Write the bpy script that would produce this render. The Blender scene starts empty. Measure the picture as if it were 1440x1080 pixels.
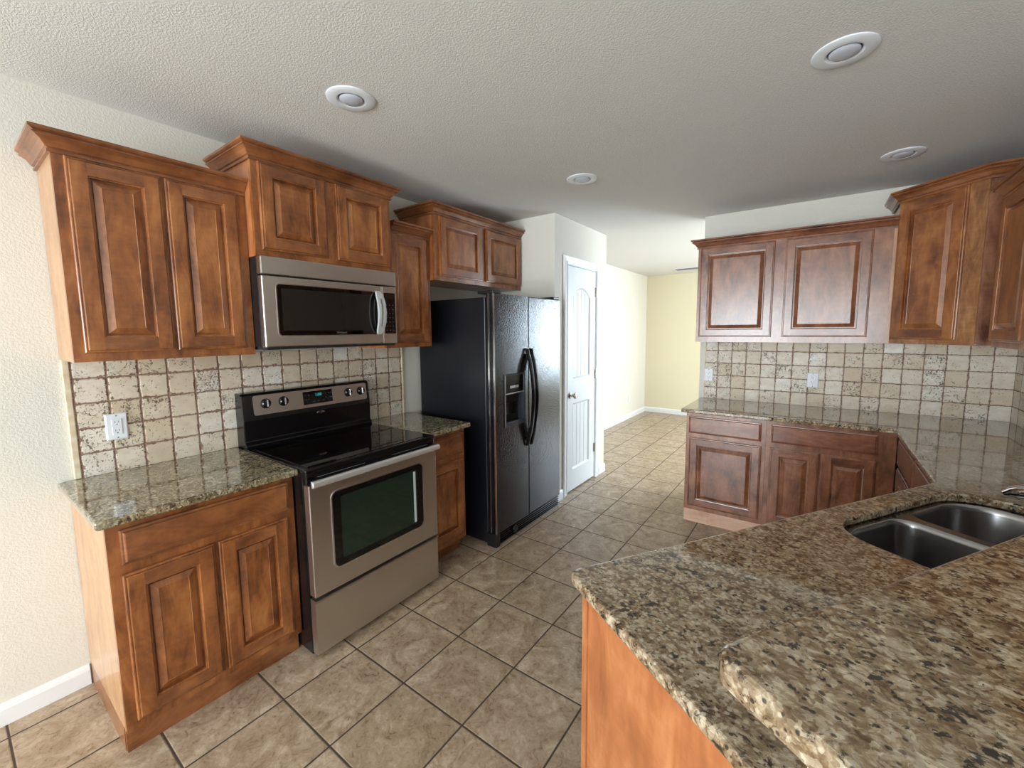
import bpy, bmesh, math, random
from mathutils import Vector, Matrix
random.seed(7)
S = bpy.context.scene
COL = S.collection
R = math.radians

# ------------------------------------------------------------------ camera
CAM = Vector((2.52649796, -0.29122612, 1.52602562))
cf = Vector((-0.58063747, 0.80747532, -0.10413322))
cr = Vector((0.812364, 0.58309276, -0.00821991))
cu = Vector((-0.05408195, 0.08936687, 0.99452939))
cd = bpy.data.cameras.new('camera'); cam = bpy.data.objects.new('camera', cd); COL.objects.link(cam)
M3 = Matrix((cr, cu, -cf)).transposed()
cam.matrix_world = Matrix.Translation(CAM) @ M3.to_4x4()
cd.sensor_width = 36; cd.sensor_fit = 'HORIZONTAL'
cd.lens = 591.684 / 1440 * 36
cd.shift_x = -5.043 / 1440; cd.shift_y = -13.024 / 1440
cd.clip_start = .02; cd.clip_end = 100
S.camera = cam

# ------------------------------------------------------------------ light and exposure
S.view_settings.view_transform = 'Standard'; S.view_settings.look = 'None'
S.view_settings.gamma = 1; S.view_settings.exposure = 0.57
try: S.view_settings.use_curve_mapping = False
except Exception: pass
W = bpy.data.worlds.new('sky'); S.world = W; W.use_nodes = True
bg = W.node_tree.nodes['Background']; bg.inputs[0].default_value = (.80, .90, 1, 1); bg.inputs[1].default_value = 1.0

def area(name, loc, direction, sx, sy, power, col):
    l = bpy.data.lights.new(name, 'AREA'); l.shape = 'RECTANGLE'; l.size = sx; l.size_y = sy
    l.energy = power; l.color = col
    o = bpy.data.objects.new(name, l); COL.objects.link(o); o.location = loc
    o.rotation_euler = Vector(direction).to_track_quat('-Z', 'Y').to_euler()
    return o
area('daylight_rear_patio', (1.15, -4.02, 1.15), (0, 1, 0), 1.9, 1.9, 160, (.87, .95, 1))
area('daylight_rear_window', (3.0, -4.02, 1.45), (0, 1, 0), 1.0, 1.3, 50, (.87, .95, 1))
area('daylight_nook_window', (3.9, 7.50, 1.42), (0, -1, 0), 1.5, 1.5, 190, (.70, .86, 1))
area('daylight_nook_side', (5.02, 5.6, 1.35), (-1, 0, 0), 1.9, 1.9, 60, (1, .98, .93))

# ------------------------------------------------------------------ node helpers
def newmat(name, rough=.5, spec=.5, metal=0., base=None, coat=0., bump=None):
    m = bpy.data.materials.new(name); m.use_nodes = True
    b = m.node_tree.nodes['Principled BSDF']
    b.inputs['Roughness'].default_value = rough; b.inputs['Metallic'].default_value = metal
    b.inputs['Specular IOR Level'].default_value = spec
    b.inputs['Coat Weight'].default_value = coat; b.inputs['Coat Roughness'].default_value = .12
    if base: b.inputs['Base Color'].default_value = (*base, 1)
    return m
class NT:
    def __init__(s, m): s.m = m; s.t = m.node_tree; s.b = s.t.nodes['Principled BSDF']
    def n(s, ty, **kw):
        x = s.t.nodes.new(ty)
        for k, v in kw.items(): setattr(x, k, v)
        return x
    def put(s, sock, v):
        if hasattr(v, 'is_output') or isinstance(v, bpy.types.NodeSocket): s.t.links.new(v, sock)
        elif isinstance(v, (tuple, list)) and len(v) == 3 and sock.type == 'RGBA': sock.default_value = (*v, 1)
        else: sock.default_value = v
    def math(s, op, a, b=0., c=0., clamp=False):
        x = s.n('ShaderNodeMath', operation=op); x.use_clamp = clamp
        s.put(x.inputs[0], a); s.put(x.inputs[1], b); s.put(x.inputs[2], c); return x.outputs[0]
    def vmath(s, op, a, b=(0, 0, 0)):
        x = s.n('ShaderNodeVectorMath', operation=op); s.put(x.inputs[0], a); s.put(x.inputs[1], b)
        return x.outputs[1] if op in ('LENGTH', 'DISTANCE') else x.outputs[0]
    def coord(s): return s.n('ShaderNodeTexCoord').outputs['Object']
    def rnd(s): return s.n('ShaderNodeObjectInfo').outputs['Random']
    def mapping(s, v, scale=(1, 1, 1), rot=(0, 0, 0), loc=(0, 0, 0)):
        x = s.n('ShaderNodeMapping'); s.put(x.inputs['Vector'], v)
        x.inputs['Scale'].default_value = scale; x.inputs['Rotation'].default_value = rot; s.put(x.inputs['Location'], loc)
        return x.outputs[0]
    def noise(s, v, sc, det=3, rough=.5, dist=0., col=False):
        x = s.n('ShaderNodeTexNoise'); s.put(x.inputs['Vector'], v); x.inputs['Scale'].default_value = sc
        x.inputs['Detail'].default_value = det; x.inputs['Roughness'].default_value = rough; x.inputs['Distortion'].default_value = dist
        return x.outputs['Color' if col else 'Fac']
    def vor(s, v, sc, feat='F1', out='Distance', rnd=1.):
        x = s.n('ShaderNodeTexVoronoi', feature=feat); s.put(x.inputs['Vector'], v); x.inputs['Scale'].default_value = sc
        x.inputs['Randomness'].default_value = rnd
        return x.outputs[out]
    def ramp(s, f, stops, interp='LINEAR'):
        x = s.n('ShaderNodeValToRGB'); x.color_ramp.interpolation = interp; e = x.color_ramp.elements
        while len(e) < len(stops): e.new(.5)
        for i, (p, c) in enumerate(stops):
            e[i].position = p; e[i].color = (*c, 1) if isinstance(c, (tuple, list)) else (c, c, c, 1)
        s.put(x.inputs[0], f); return x.outputs[0]
    def mix(s, f, a, b, mode='MIX'):
        x = s.n('ShaderNodeMix', data_type='RGBA', blend_type=mode); s.put(x.inputs[0], f); s.put(x.inputs[6], a); s.put(x.inputs[7], b)
        return x.outputs[2]
    def sep(s, v):
        x = s.n('ShaderNodeSeparateXYZ'); s.put(x.inputs[0], v); return x.outputs
    def comb(s, a, b, c):
        x = s.n('ShaderNodeCombineXYZ')
        for i, v in enumerate((a, b, c)): s.put(x.inputs[i], v)
        return x.outputs[0]
    def white(s, v, col=False):
        x = s.n('ShaderNodeTexWhiteNoise', noise_dimensions='3D'); s.put(x.inputs['Vector'], v)
        return x.outputs['Color' if col else 'Value']
    def bump(s, h, st=.3, d=.002):
        x = s.n('ShaderNodeBump'); s.put(x.inputs['Height'], h); x.inputs['Strength'].default_value = st
        x.inputs['Distance'].default_value = d; s.t.links.new(x.outputs[0], s.b.inputs['Normal'])
    def color(s, c): s.t.links.new(c, s.b.inputs['Base Color'])
    def rough(s, c): s.t.links.new(c, s.b.inputs['Roughness'])

def srgb(r, g, b):
    f = lambda c: (c / 255 / 12.92) if c / 255 <= .04045 else ((c / 255 + .055) / 1.055) ** 2.4
    return (f(r), f(g), f(b))

# ------------------------------------------------------------------ materials
def wood(name, dark, mid, light, horiz=False, rough=.33, spec=.5, figure=1.):
    m = newmat(name, rough, spec, coat=.5); t = NT(m); t.b.inputs['Coat Roughness'].default_value = .2
    off = t.math('MULTIPLY', t.rnd(), 37.)
    v = t.vmath('ADD', t.coord(), t.comb(off, off, off))
    sc = (3, 3, 10) if horiz else (10, 10, 3)
    g = t.noise(t.mapping(v, sc), 1.6, 5, .6, .8)
    sc2 = (4, 4, 7) if horiz else (7, 7, 4)
    blot = t.noise(t.mapping(v, sc2), 1.3, 3, .5, .4)
    fine = t.noise(t.mapping(v, (20, 20, 300) if horiz else (300, 300, 20)), 1., 2, .5)
    flow = t.noise(t.mapping(v, (3, 3, 9) if horiz else (9, 9, 3)), .7, 1, .5)
    bands = t.math('SINE', t.math('MULTIPLY', flow, 120.))
    ray = t.noise(t.mapping(v, (40, 40, 9) if horiz else (16, 16, 60)), 1., 3, .6)
    f = t.math('ADD', t.math('MULTIPLY', g, .5), t.math('MULTIPLY', blot, .5))
    f = t.math('ADD', f, t.math('MULTIPLY', bands, .016 * figure)); f = t.math('ADD', f, t.math('MULTIPLY', t.math('SUBTRACT', ray, .5), .13))
    f = t.math('ADD', f, t.math('MULTIPLY', t.math('SUBTRACT', fine, .5), .07))
    f = t.math('ADD', f, t.math('MULTIPLY', t.math('SUBTRACT', t.rnd(), .5), .06))
    t.color(t.ramp(f, [(.33, dark), (.50, mid), (.67, light)]))
    t.bump(fine, .06, .0006)
    return m
DK, MD, LT = srgb(92, 50, 25), srgb(146, 87, 45), srgb(180, 118, 66)
wood_v = wood('stained_maple', DK, MD, LT)
wood_h = wood('stained_maple_rail', DK, srgb(130, 78, 44), srgb(162, 104, 62), True)
wood_r = wood('glare_reddened_maple', srgb(88, 52, 36), srgb(136, 86, 60), srgb(164, 112, 84), rough=.27, spec=.6)  # copy of the stained maple, reddish cast of bluish glare put into its colour
wood_rh = wood('glare_reddened_maple_rail', srgb(88, 52, 36), srgb(130, 80, 56), srgb(158, 104, 78), True, rough=.27, spec=.6)  # rail grain, same glare cast in the colour
side_w = wood('golden_maple_side', srgb(158, 112, 72), srgb(180, 134, 92), srgb(198, 156, 114), figure=.3)
side_o = wood('orange_maple_panel', srgb(144, 84, 46), srgb(168, 102, 60), srgb(190, 126, 80), figure=1.2)
side_f = wood('figured_maple_stile', srgb(112, 72, 46), srgb(158, 108, 68), srgb(200, 154, 108), figure=1.5)
raw_w = wood('pale_toe_board', srgb(190, 148, 122), srgb(214, 176, 150), srgb(226, 194, 170), True, figure=.2)

def granite(name, cols, white_amt=0.):
    m = newmat(name, .07, .6, coat=.6); t = NT(m); t.b.inputs['Coat Roughness'].default_value = .03
    v = t.coord()
    w = t.mapping(v, (1, 1.2, 1), (0, 0, .6))
    warp = t.vmath('ADD', w, t.vmath('MULTIPLY', t.noise(w, 22, 3, .6, col=True), (.035, .035, .035)))
    n1 = t.noise(warp, 26, 5, .7)
    n2 = t.noise(warp, 75, 4, .65)
    n3 = t.noise(t.vmath('ADD', warp, (3.1, 1.7, 5)), 62, 4, .7)
    n4 = t.noise(t.vmath('ADD', w, (9, 4, 2)), 9, 3, .6)
    c = t.ramp(t.math('ADD', t.math('MULTIPLY', n1, .65), t.math('MULTIPLY', n2, .35)),
               [(.40, cols[0]), (.465, cols[1]), (.52, cols[2]), (.58, cols[3])])
    cell = t.vor(warp, 120, out='Color')
    cv = t.sep(cell)[0]
    c = t.mix(.45, c, t.ramp(cv, [(0, cols[0]), (.35, cols[1]), (.7, cols[2]), (1, cols[3])]))
    blob = t.noise(t.vmath('ADD', warp, (4, 8, 1)), 30, 5, .72)
    dark = t.ramp(t.math('ADD', t.math('MULTIPLY', n3, .55), t.math('ADD', t.math('MULTIPLY', blob, .30), t.math('MULTIPLY', n4, .15))), [(.535, 0.), (.575, 1.)])
    c = t.mix(t.math('MULTIPLY', dark, .92), c, cols[4])
    sp = t.vor(w, 95, out='Distance'); spc = t.sep(t.vor(w, 95, out='Color'))
    spk = t.math('MULTIPLY', t.ramp(sp, [(.26, 1.), (.38, 0.)]), t.ramp(spc[1], [(.78, 0.), (.80, 1.)]))
    c = t.mix(t.math('MULTIPLY', spk, .85), c, cols[4])
    lt = t.math('MULTIPLY', t.ramp(sp, [(.30, 1.), (.44, 0.)]), t.ramp(spc[2], [(.80, 0.), (.82, 1.)]))
    c = t.mix(t.math('MULTIPLY', lt, .6), c, cols[3])
    t.color(c)
    return m
gran_brown = granite('brown_speckled_granite', [srgb(78, 58, 38), srgb(122, 100, 74), srgb(156, 137, 110), srgb(206, 194, 170), srgb(32, 27, 25)])
gran_green = granite('olive_speckled_granite', [srgb(72, 62, 42), srgb(112, 100, 74), srgb(148, 138, 110), srgb(200, 192, 166), srgb(34, 32, 27)])

def travertine(name, axis, u0, pu, gw=0.):
    m = newmat(name, .55, .35); t = NT(m)
    v = t.coord(); X = t.sep(v)
    wob = t.noise(v, 28, 3, .6, col=True); wv = t.sep(t.vmath('SUBTRACT', wob, (.5, .5, .5)))
    u = t.math('ADD', t.math('DIVIDE', t.math('SUBTRACT', X[axis], u0), pu), t.math('MULTIPLY', wv[0], .10))
    z = t.math('ADD', t.math('DIVIDE', t.math('SUBTRACT', X[2], .909), .1076), t.math('MULTIPLY', wv[1], .10))
    # small shift of each row and column so the joints wander
    def edge(a):
        f = t.math('FRACT', a); return t.math('MINIMUM', f, t.math('SUBTRACT', 1., f))
    eu, ez = edge(u), edge(z)
    d = t.math('SMOOTH_MIN', eu, ez, .06)
    cell = t.comb(t.math('FLOOR', u), t.math('FLOOR', z), 3.)
    rc = t.white(cell); rc2 = t.white(t.vmath('ADD', cell, (7.3, 2.1, 5)))
    chip = t.math('MULTIPLY', t.ramp(t.noise(v, 55, 3, .6), [(.50, 0.), (.70, 1.)]), .085 - gw * 7)
    grout = t.ramp(t.math('SUBTRACT', d, chip), [(.018 - gw, 1.), (.036 - gw, 0.)])
    base = t.ramp(rc, [(0, srgb(208, 192, 168)), (.35, srgb(220, 208, 190)), (.7, srgb(228, 220, 206)), (1, srgb(238, 234, 228))])
    cloud = t.noise(t.mapping(v, (14, 14, 22)), 1.1, 4, .6)
    base = t.mix(t.math('MULTIPLY', t.ramp(cloud, [(.35, 0.), (.7, 1.)]), .45), base, srgb(190, 168, 138))
    pitn = t.noise(t.vmath('ADD', v, t.comb(t.math('MULTIPLY', rc, 5.), 0., 0.)), 125, 4, .7)
    thr = t.math('MULTIPLY', t.math('SUBTRACT', rc2, .55), .12)
    big = t.math('MULTIPLY', t.math('SUBTRACT', t.noise(v, 26, 2), .5), .34)
    pit = t.ramp(t.math('ADD', t.math('ADD', pitn, thr), big), [(.60, 0.), (.645, 1.)])
    base = t.mix(t.math('MULTIPLY', pit, .85), base, srgb(92, 74, 58))
    t.color(t.mix(grout, base, srgb(142, 114, 100)))
    h = t.math('SUBTRACT', t.ramp(d, [(.012, 0.), (.06, 1.)]), t.math('MULTIPLY', pit, .4))
    t.bump(h, .8, .004)
    t.rough(t.ramp(grout, [(0, .42), (1, .85)]))
    return m
tile_left = travertine('travertine_left', 1, .15, .1062)
tile_back = travertine('travertine_back', 0, 1.82, .1091, .007)
tile_right = travertine('travertine_right', 1, .12, .109, .007)
trav_trim = newmat('travertine_trim', .5, .4, base=srgb(222, 208, 182)); _t = NT(trav_trim)
_t.color(_t.ramp(_t.noise(_t.coord(), 30, 3), [(.3, srgb(206, 186, 156)), (.7, srgb(232, 222, 200))]))

def floor_mat():
    m = newmat('ceramic_floor_tile', .3, .45); t = NT(m)
    v = t.coord(); X = t.sep(v); P_ = .3442
    u = t.math('DIVIDE', t.math('SUBTRACT', X[0], .7919), P_); w = t.math('DIVIDE', t.math('SUBTRACT', X[1], .7876), P_)
    def edge(a):
        f = t.math('FRACT', a); return t.math('MINIMUM', f, t.math('SUBTRACT', 1., f))
    d = t.math('MINIMUM', edge(u), edge(w))
    g = t.ramp(d, [(.0085, 1.), (.0125, 0.)])
    cell = t.comb(t.math('FLOOR', u), t.math('FLOOR', w), 1.)
    rc = t.white(cell, True); off = t.vmath('MULTIPLY', rc, (20, 20, 20)); p = t.vmath('ADD', v, off)
    n = t.noise(p, 7, 6, .62, 1.6); n2 = t.noise(p, 26, 4, .65, 2.2)
    f = t.math('ADD', t.math('MULTIPLY', n, .6), t.math('MULTIPLY', n2, .4))
    c = t.ramp(f, [(.35, srgb(122, 100, 80)), (.46, srgb(156, 135, 112)), (.55, srgb(176, 156, 134)), (.67, srgb(202, 186, 166))])
    c = t.mix(t.math('MULTIPLY', t.sep(rc)[0], .18), c, srgb(150, 132, 104))
    spk = t.ramp(t.noise(p, 90, 3, .6), [(.62, 0.), (.70, 1.)])
    c = t.mix(t.math('MULTIPLY', spk, .4), c, srgb(104, 88, 70))
    t.color(t.mix(g, c, srgb(70, 58, 50)))
    h = t.math('ADD', t.ramp(d, [(.008, 0.), (.02, 1.)]), t.math('MULTIPLY', n2, .35))
    t.bump(h, .45, .003)
    t.rough(t.math('ADD', t.math('MULTIPLY', n2, .2), t.math('ADD', .2, t.math('MULTIPLY', g, .5))))
    return m
m_floor = floor_mat()

def paint(name, col, sc=70, st=.35, dist=.003):
    m = newmat(name, .75, .25, base=col); t = NT(m); v = t.coord()
    n = t.noise(v, sc, 3, .55, .3)
    t.bump(t.ramp(n, [(.42, 0.), (.60, 1.)]), st, dist)
    return m
m_wall = paint('cream_wall_paint', srgb(221, 218, 209), 110, .2)
m_yel = paint('pale_yellow_wall_paint', srgb(224, 217, 190), 110, .1)
m_ceil = paint('ceiling_knockdown_paint', srgb(220, 219, 216), 140, .34, .0025)
m_white = newmat('white_trim_paint', .35, .5, base=srgb(232, 235, 238))
m_door = newmat('door_paint', .4, .5, base=srgb(222, 228, 232))
m_plastic = newmat('white_plastic', .35, .5, base=srgb(228, 233, 240))
m_slot = newmat('dark_slot', .6, .3, base=srgb(40, 38, 38))
def steel(name, base, rough, horiz=True):
    m = newmat(name, rough, .5, 1., base); t = NT(m)
    sc = (3, 3, 900) if horiz else (900, 900, 3)
    n = t.noise(t.mapping(t.coord(), sc), 1, 2, .5)
    t.rough(t.math('ADD', rough - .06, t.math('MULTIPLY', n, .12)))
    t.bump(n, .05, .0004)
    return m
m_steel = steel('brushed_stainless', srgb(212, 207, 202), .32)
m_steelb = newmat('polished_stainless', .18, .5, 1., srgb(220, 222, 226))
m_sink = newmat('sink_stainless', .24, .5, 1., srgb(150, 150, 152))
m_chrome = newmat('chrome', .06, .5, 1., srgb(230, 230, 232))
m_blk = newmat('black_enamel', .16, .5, base=srgb(14, 14, 16))
m_blkp = newmat('black_plastic', .35, .5, base=srgb(20, 20, 23))
m_glass = newmat('black_glass', .03, .55, base=srgb(6, 6, 8))
m_mesh = newmat('dark_window_mesh', .12, .5, base=srgb(34, 33, 30))
m_green = newmat('oven_glass_green_reflection', .05, .6, base=srgb(26, 44, 34))  # green reflection in the oven window, put into the glass colour
m_silver = newmat('silver_lettering', .3, .5, .6, srgb(200, 202, 206))
m_grey = newmat('grey_printing', .5, .4, base=srgb(120, 122, 126))
m_clock = newmat('clock_digits', .5, .4, base=srgb(60, 190, 180))
m_clock.node_tree.nodes['Principled BSDF'].inputs['Emission Color'].default_value = (.1, .75, .7, 1)
m_clock.node_tree.nodes['Principled BSDF'].inputs['Emission Strength'].default_value = .15
m_lens = newmat('frosted_lens', .25, .5, base=srgb(196, 200, 212))
m_nick = newmat('satin_nickel', .22, .5, 1., srgb(190, 184, 176))
m_fr = newmat('textured_black_steel', .11, .65, base=srgb(11, 12, 17)); _t = NT(m_fr)
_t.bump(_t.noise(_t.coord(), 95, 3, .6, .5), .36, .004)
m_frs = newmat('smooth_textured_black_side', .33, .5, base=srgb(16, 18, 24)); _t = NT(m_frs)
_t.bump(_t.noise(_t.coord(), 170, 2, .5), .25, .002)

# ------------------------------------------------------------------ mesh builder (world coordinates)
class MB:
    def __init__(s): s.v = []; s.f = []; s.mi = []
    def add(s, vs, fs, mi=0):
        k = len(s.v); s.v += [tuple(p) for p in vs]
        s.f += [tuple(i + k for i in f) for f in fs]; s.mi += [mi] * len(fs)
    def hexa(s, p, mi=0):
        s.add(p, [(0, 3, 2, 1), (4, 5, 6, 7), (0, 1, 5, 4), (1, 2, 6, 5), (2, 3, 7, 6), (3, 0, 4, 7)], mi)
    def box(s, x0, x1, y0, y1, z0, z1, mi=0):
        s.hexa([(x0, y0, z0), (x1, y0, z0), (x1, y1, z0), (x0, y1, z0), (x0, y0, z1), (x1, y0, z1), (x1, y1, z1), (x0, y1, z1)], mi)
    def fbox(s, F, u0, u1, v0, v1, z0, z1, mi=0):
        q = lambda u, v, z: F(u, v, z)
        s.hexa([q(u0, v0, z0), q(u1, v0, z0), q(u1, v1, z0), q(u0, v1, z0), q(u0, v0, z1), q(u1, v0, z1), q(u1, v1, z1), q(u0, v1, z1)], mi)
    def loft(s, loops, mi=0, cap0=True, cap1=True, closed=True):
        n = len(loops[0]); vs = [p for l in loops for p in l]; fs = []
        for i in range(len(loops) - 1):
            for j in range(n if closed else n - 1):
                a, b = i * n + j, i * n + (j + 1) % n
                fs.append((a, b, b + n, a + n))
        if cap0: fs.append(tuple(range(n - 1, -1, -1)))
        if cap1: fs.append(tuple((len(loops) - 1) * n + j for j in range(n)))
        s.add(vs, fs, mi)
    def tube(s, pts, r, n=12, mi=0):
        pts = [Vector(p) for p in pts]; loops = []
        rs = r if isinstance(r, (list, tuple)) else [r] * len(pts)
        up = None
        for i, p in enumerate(pts):
            d = (pts[min(i + 1, len(pts) - 1)] - pts[max(i - 1, 0)]).normalized()
            if up is None:
                up = d.orthogonal().normalized()
            up = (up - d * up.dot(d)).normalized(); w = d.cross(up)
            loops.append([p + (up * math.cos(2 * math.pi * k / n) + w * math.sin(2 * math.pi * k / n)) * rs[i] for k in range(n)])
        s.loft(loops, mi)
    def disc(s, c, axis, prof, n=28, mi=0, sx=1., sy=1.):
        """lathe: prof = [(radius, height along axis)]"""
        axis = Vector(axis).normalized(); a = axis.orthogonal().normalized(); b = axis.cross(a); c = Vector(c)
        s.loft([[c + axis * h + (a * math.cos(2 * math.pi * k / n) * sx + b * math.sin(2 * math.pi * k / n) * sy) * r for k in range(n)] for r, h in prof], mi)

def root(name, loc, label, cat, group=None):
    o = bpy.data.objects.new(name, None); COL.objects.link(o); o.location = loc
    o.empty_display_size = .1
    o['label'] = label; o['category'] = cat
    if group: o['group'] = group
    return o
def wloc(o):
    v = Vector((0, 0, 0))
    while o: v = v + o.location; o = o.parent
    return v
def part(name, mb, mats, parent=None, bevel=0., seg=2, smooth=False, label=None, ang=30, loc=None, recalc=True):
    if not isinstance(mats, (list, tuple)): mats = [mats]
    me = bpy.data.meshes.new(name)
    base = wloc(parent) if parent else Vector(loc or (0, 0, 0))
    me.from_pydata([tuple(Vector(p) - base) for p in mb.v], [], mb.f)
    for mt in mats: me.materials.append(mt)
    for p, mi in zip(me.polygons, mb.mi): p.material_index = mi
    if recalc:
        bm = bmesh.new(); bm.from_mesh(me); bmesh.ops.recalc_face_normals(bm, faces=bm.faces); bm.to_mesh(me); bm.free()
    if smooth:
        for p in me.polygons: p.use_smooth = True
        try: me.set_sharp_from_angle(angle=R(ang))
        except Exception: pass
    o = bpy.data.objects.new(name, me); COL.objects.link(o)
    if parent: o.parent = parent
    else: o.location = base
    if bevel:
        b = o.modifiers.new('bevel', 'BEVEL'); b.width = bevel; b.segments = seg; b.limit_method = 'ANGLE'; b.angle_limit = R(ang)
        b.harden_normals = False
    if label: o['label'] = label
    return o
def each(name, mb, mats, parent, **kw):
    """one object per separate piece"""
    par = list(range(len(mb.v)))
    def find(a):
        while par[a] != a: par[a] = par[par[a]]; a = par[a]
        return a
    for f in mb.f:
        for i in f[1:]: par[find(i)] = find(f[0])
    g = {}
    for f, mi in zip(mb.f, mb.mi): g.setdefault(find(f[0]), []).append((f, mi))
    r = []
    for fs in g.values():
        ids = sorted({i for f, _ in fs for i in f}); mp = {i: k for k, i in enumerate(ids)}
        q = MB(); q.v = [mb.v[i] for i in ids]; q.f = [tuple(mp[i] for i in f) for f, _ in fs]; q.mi = [m for _, m in fs]
        r.append(part(name, q, mats, parent, **kw))
    return r
def single(name, mb, mats, label, cat, group=None, **kw):
    o = part(name, mb, mats, None, **kw); o['label'] = label; o['category'] = cat
    if group: o['group'] = group
    return o
def structure(name, mb, mats, **kw):
    o = part(name, mb, mats, None, **kw); o['kind'] = 'structure'; return o
def copy_tree(o, parent=None):
    c = o.copy(); COL.objects.link(c); c.parent = parent
    for ch in [k for k in bpy.data.objects if k.parent == o]: copy_tree(ch, c)
    return c
def text_part(name, txt, size, F, u, v, z, mat, parent, flip=1, bold=0.):
    """flat lettering lying on the plane v, reading along u*flip"""
    cu_ = bpy.data.curves.new(name, 'FONT'); cu_.body = txt; cu_.size = size; cu_.align_x = 'CENTER'; cu_.align_y = 'CENTER'
    cu_.extrude = .0003; cu_.offset = bold
    tmp = bpy.data.objects.new(name, cu_); COL.objects.link(tmp)
    bpy.context.view_layer.update()
    me = bpy.data.meshes.new_from_object(tmp.evaluated_get(bpy.context.evaluated_depsgraph_get()))
    bpy.data.objects.remove(tmp)
    base = wloc(parent)
    for q in me.vertices:
        x, y, h = q.co
        q.co = Vector(F(u + flip * x, v + h, z + y)) - base
    me.materials.clear(); me.materials.append(mat); me.name = name
    o = bpy.data.objects.new(name, me); COL.objects.link(o); o.parent = parent
    return o

# frames: (u along the wall, v out of the wall, z) -> world
def frame(ox, oy, ux, uy, vx, vy):
    return lambda u, v, z: (ox + u * ux + v * vx, oy + u * uy + v * vy, z)
HC = 2.493; YW = 3.733; XR = 3.565; XN = -.078; YN = 7.48; PX = .697; PY0 = 2.827; PY1 = 3.875
FL = frame(0, 0, 0, 1, 1, 0)            # left wall, u = world y
FB = frame(0, YW, 1, 0, 0, -1)          # back wall, u = world x
FR = frame(XR, 0, 0, 1, -1, 0)          # right wall, u = world y
s2 = math.sqrt(.5)
PA = R(33.018); PXo, PYo = 2.0363, .6134
FP = frame(PXo, PYo, math.sin(PA), math.cos(PA), math.cos(PA), -math.sin(PA))   # peninsula: u along it, v towards the bar side

# ------------------------------------------------------------------ room shell
mb = MB(); mb.box(-.3, 5.3, -4.3, 7.8, -.08, 0); structure('floor', mb, m_floor)
mb = MB(); mb.box(-.3, 5.3, -4.3, 7.8, HC, HC + .1); structure('ceiling', mb, m_ceil)
mb = MB(); mb.box(-.15, 0, -4.15, PY0, 0, HC); structure('wall_left', mb, m_wall)
mb = MB()                                # pantry closet that boxes out of the left wall
mb.box(-.15, PX, PY0, PY0 + .1, 0, HC)
DY0, DY1, DTOP = 3.035, 3.655, 2.115     # door opening
mb.box(PX - .12, PX, PY0 + .1, DY0, 0, HC); mb.box(PX - .12, PX, DY1, PY1, 0, HC); mb.box(PX - .12, PX, DY0, DY1, DTOP, HC)
mb.box(XN - .12, PX - .12, PY1 - .1, PY1, 0, HC)
structure('wall_pantry', mb, m_wall)
mb = MB(); mb.box(XN - .15, XN, PY1, YN + .15, 0, HC); structure('wall_nook_left', mb, m_wall)
def holed(mbx, u0, u1, holes, put):
    """wall strip with rectangular holes (u0,u1,z0,z1) sorted along u"""
    c = u0
    for a, b, z0, z1 in holes:
        put(c, a, 0, HC); put(a, b, 0, z0); put(a, b, z1, HC); c = b
    put(c, u1, 0, HC)
mb = MB(); holed(mb, XN - .15, 5.15, [(3.1, 4.7, .62, 2.2)], lambda a, b, z0, z1: z1 > z0 and mb.box(a, b, YN, YN + .15, z0, z1)); structure('wall_nook_back', mb, m_yel)
mb = MB(); holed(mb, YW + .12, YN, [(4.6, 6.6, .35, 2.3)], lambda a, b, z0, z1: z1 > z0 and mb.box(5.0, 5.15, a, b, z0, z1)); structure('wall_nook_right', mb, m_wall)
mb = MB(); mb.box(1.672, 5.15, YW, YW + .12, 0, HC); structure('wall_back', mb, m_wall)
mb = MB(); mb.box(XR, XR + .15, -4.15, YW, 0, HC); structure('wall_right', mb, m_wall)
mb = MB(); holed(mb, -.15, XR + .15, [(.2, 2.1, .05, 2.15), (2.5, 3.5, .8, 2.1)], lambda a, b, z0, z1: z1 > z0 and mb.box(a, b, -4.15, -4.0, z0, z1)); structure('wall_rear', mb, m_wall)
def window_frame(name, F, u0, u1, z0, z1, v0, mull):
    m = MB(); w = .05
    m.fbox(F, u0, u0 + w, v0, v0 + .05, z0, z1); m.fbox(F, u1 - w, u1, v0, v0 + .05, z0, z1)
    m.fbox(F, u0 + w, u1 - w, v0, v0 + .05, z0, z0 + w); m.fbox(F, u0 + w, u1 - w, v0, v0 + .05, z1 - w, z1)
    for k in mull: m.fbox(F, k - .03, k + .03, v0, v0 + .05, z0 + w, z1 - w)
    structure(name, m, m_white)
window_frame('window_1', frame(0, -4, 1, 0, 0, 1), .2, 2.1, .05, 2.15, 0, [1.15])
window_frame('window_2', frame(0, -4, 1, 0, 0, 1), 2.5, 3.5, .8, 2.1, 0, [3.0])
window_frame('window_3', frame(0, YN, 1, 0, 0, -1), 3.1, 4.7, .62, 2.2, 0, [3.9])
window_frame('window_4', frame(5, 0, 0, 1, -1, 0), 4.6, 6.6, .35, 2.3, 0, [5.6])

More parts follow.
